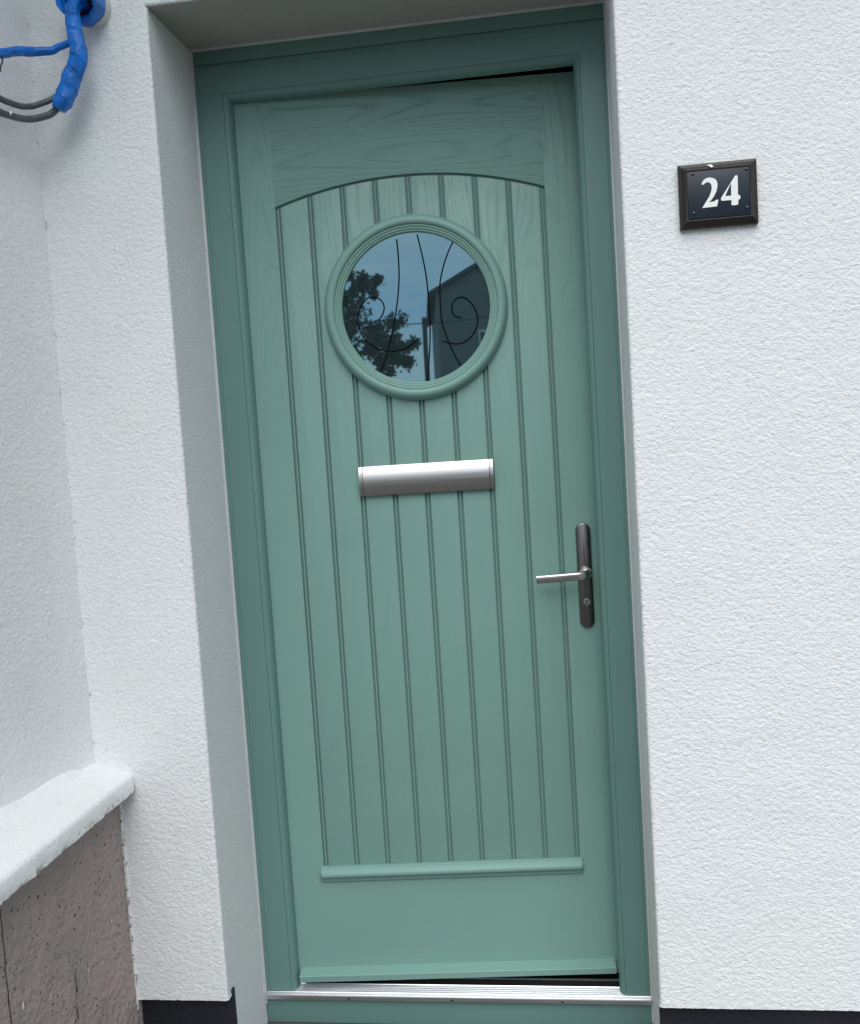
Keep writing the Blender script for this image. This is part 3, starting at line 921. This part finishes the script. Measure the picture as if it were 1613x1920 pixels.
c1 = [(-.1490, -.2944, 1.946), (-.1669, -.2954, 1.9333), (-.1836, -.3039, 1.9236), (-.2051, -.315, 1.9146), (-.2137, -.3383, 1.9082), (-.2193, -.365, 1.9062), (-.2223, -.395, 1.9054), (-.2303, -.43, 1.9171), (-.2317, -.47, 1.9486)]
c2 = [(-.1600, -.2949, 1.9170), (-.1765, -.299, 1.9028), (-.1905, -.3061, 1.8962), (-.2074, -.315, 1.8914), (-.2159, -.3383, 1.8863), (-.2217, -.365, 1.8836), (-.2248, -.395, 1.8814), (-.2331, -.43, 1.8899), (-.2344, -.485, 1.9259)]
CB(tube('cable_loop', c1, .0056, M_CABLE, None, 12, 6))
CB(tube('cable_loop', c2, .0064, M_CABLE, None, 12, 6))
CB(mesh('paint_fleck', [(-.2195, -.3740, 1.8890), (-.2150, -.3720, 1.8895), (-.2145, -.3725, 1.8870), (-.2160, -.3745, 1.8805), (-.2180, -.3750, 1.8870)], [(0, 1, 2, 3, 4)], M_WHITE))

# ------------------------------------------------------------------ across the street (seen in the round window)
def mat_leaf():
    mt, n, bs = new_mat('leaf')
    v = objcoord(n)
    c = mixc(n, maprange(n, noise(n, v, 1.5, 3), .35, .65), (.035, .060, .022), (.075, .115, .040))
    n.links.new(c, bs.inputs['Base Color'])
    bs.inputs['Roughness'].default_value = .6
    return mt
M_LEAF = mat_leaf()
M_BARK = plain('bark', (.07, .055, .04), .9, bmp=(25, .8, .02))
M_GREYR = plain('grey_house_render', (.26, .26, .25), .9, bmp=(30, .4, .01), var=.12, vs=1)
M_POLE = plain('tarred_pole', (.06, .05, .045), .9)

oh = empty('house_across_street', (5.4, -34, GZ - .16))
tag(oh, 'grey gabled house across the street, reflected on the right of the round window', 'house')
z0 = 0.0
hx0, hx1, eave, apex = -4.02, 4.02, 6.15, 8.35
vs_ = [(hx0, 4, z0), (hx1, 4, z0), (hx1, 4, eave), (0, 4, apex), (hx0, 4, eave), (hx0, -5, z0), (hx1, -5, z0), (hx1, -5, eave), (0, -5, apex), (hx0, -5, eave)]
mesh('wall', vs_, [(0, 1, 2, 3, 4), (9, 8, 7, 6, 5), (0, 4, 9, 5), (1, 6, 7, 2)], M_GREYR, oh)
sl = math.atan2(apex - eave, hx1)
for s in (-1, 1):
    ex = s * (hx1 + .25); ez = eave - .25 * math.tan(sl)
    vs_ = [(0, 4.15, apex + .03), (ex, 4.15, ez + .03), (ex, -5.15, ez + .03), (0, -5.15, apex + .03), (0, 4.15, apex + .17), (ex, 4.15, ez + .17), (ex, -5.15, ez + .17), (0, -5.15, apex + .17)]
    mesh('roof', vs_, [(0, 1, 2, 3), (4, 7, 6, 5), (0, 4, 5, 1), (1, 5, 6, 2), (2, 6, 7, 3)], M_SLATE, oh)
for x, z in ((-2.2, 3.6), (1.6, 3.6), (-2.2, .9), (1.6, .9)):
    w_ = box('window', x - .55, x + .55, 3.96, 4.04, z, z + 1.3, M_WHITE, oh, bevel=.01)
    for k in (-1, 1):
        p_ = box('pane', x + k * .27 - .22, x + k * .27 + .22, 4.03, 4.05, z + .08, z + 1.22, M_NAVY); p_.parent = w_

pole = empty('utility_pole', (.87, -26, GZ - .16))
tag(pole, 'dark timber utility pole reflected in the middle of the round window', 'pole')
tube('pole_shaft', [(0, 0, 0), (.01, 0, 2.5), (.0, 0, 4.95)], lambda t: .10 - .035 * t, M_POLE, pole, 12, 4)
wire = tube('overhead_wire', [(-16, -26.08, 6.2), (-8, -26.08, 4.90), (.87, -26.08, 4.42), (8, -26.08, 5.0), (16, -26.08, 6.3)], .018, M_POLE, None, 6, 10)
tag(wire, 'black overhead wire sagging past the pole, reflected in the round window', 'wire')

def tree(name, label, base, blobs, leaves, size, seed):
    rt = empty(name, base)
    tag(rt, label, 'tree')
    r = np.random.default_rng(seed)
    top = Vector(blobs[0][:3])
    tube('trunk', [(0, 0, 0), (.1, .05, top.z * .35), (top.x * .5, top.y * .5, top.z * .75), (top.x, top.y, top.z)], lambda t: .24 * (1 - .75 * t), M_BARK, rt, 10, 5)
    for b_ in blobs:
        tube('limb', [(.1, .05, top.z * .35), (b_[0] * .5, b_[1] * .5, top.z * .35 + (b_[2] - top.z * .35) * .6), b_[:3]], lambda t: .09 * (1 - .8 * t), M_BARK, rt, 6, 4)
    cs = []
    for (x, y, z, rad) in blobs:
        n_c = int(26 * rad ** 2)
        d = r.normal(size=(n_c, 3)); d /= np.linalg.norm(d, axis=1)[:, None]
        q = np.array([x, y, z]) + d * rad * (r.random((n_c, 1)) ** .4) * np.array([1, 1, .8])
        per = leaves
        for c in q:
            cs.append(c + r.normal(size=(per, 3)) * rad * .13)
    C = np.concatenate(cs); n_ = len(C)
    a = r.normal(size=(n_, 3)); a /= np.linalg.norm(a, axis=1)[:, None]
    b2 = np.cross(a, r.normal(size=(n_, 3))); b2 /= np.linalg.norm(b2, axis=1)[:, None]
    s = size * (.6 + .8 * r.random((n_, 1)))
    V = np.stack([C - a * s, C + b2 * s * .55, C + a * s, C - b2 * s * .55], 1).reshape(-1, 3)
    Fc = np.arange(n_ * 4).reshape(-1, 4)
    mesh('crown', V.tolist(), Fc.tolist(), M_LEAF, rt)
    return rt
tree('leafy_tree', 'broad leafy tree reflected on the left of the round window', (-2.6, -22, GZ - .16),
     [(1.55, 0, 4.35, 1.15), (2.12, .1, 5.30, .42), (1.75, -.2, 5.35, .6), (-.2, 0, 4.8, 1.5), (-1.4, 0, 4.3, 1.4), (2.45, .2, 4.15, .62), (3.0, .2, 3.68, .52), (2.4, -.2, 3.45, .62), (.8, .2, 3.3, 1.1), (.4, 0, 6.0, 1.0)], 90, .065, 5)
# more of the street opposite
for i, (x, y, wid) in enumerate(((-12.5, -33, .95), (-22.5, -32, 1.1), (16.5, -35, 1.0), (27.0, -34, 1.1))):
    r2 = oh.copy(); COL.objects.link(r2); r2.location = (x, y, GZ - .16); r2.scale = (wid, 1, 1)
    tag(r2, ['grey gabled house opposite, left of the tree', 'wide grey gabled house furthest left across the street', 'grey gabled house opposite, right of the first gable', 'wide grey gabled house furthest right across the street'][i], 'house', 'houses across the street')
    for ch in oh.children:
        c = ch.copy(); COL.objects.link(c); c.parent = r2
        for g_ in ch.children:
            e = g_.copy(); COL.objects.link(e); e.parent = c
oh['group'] = 'houses across the street'
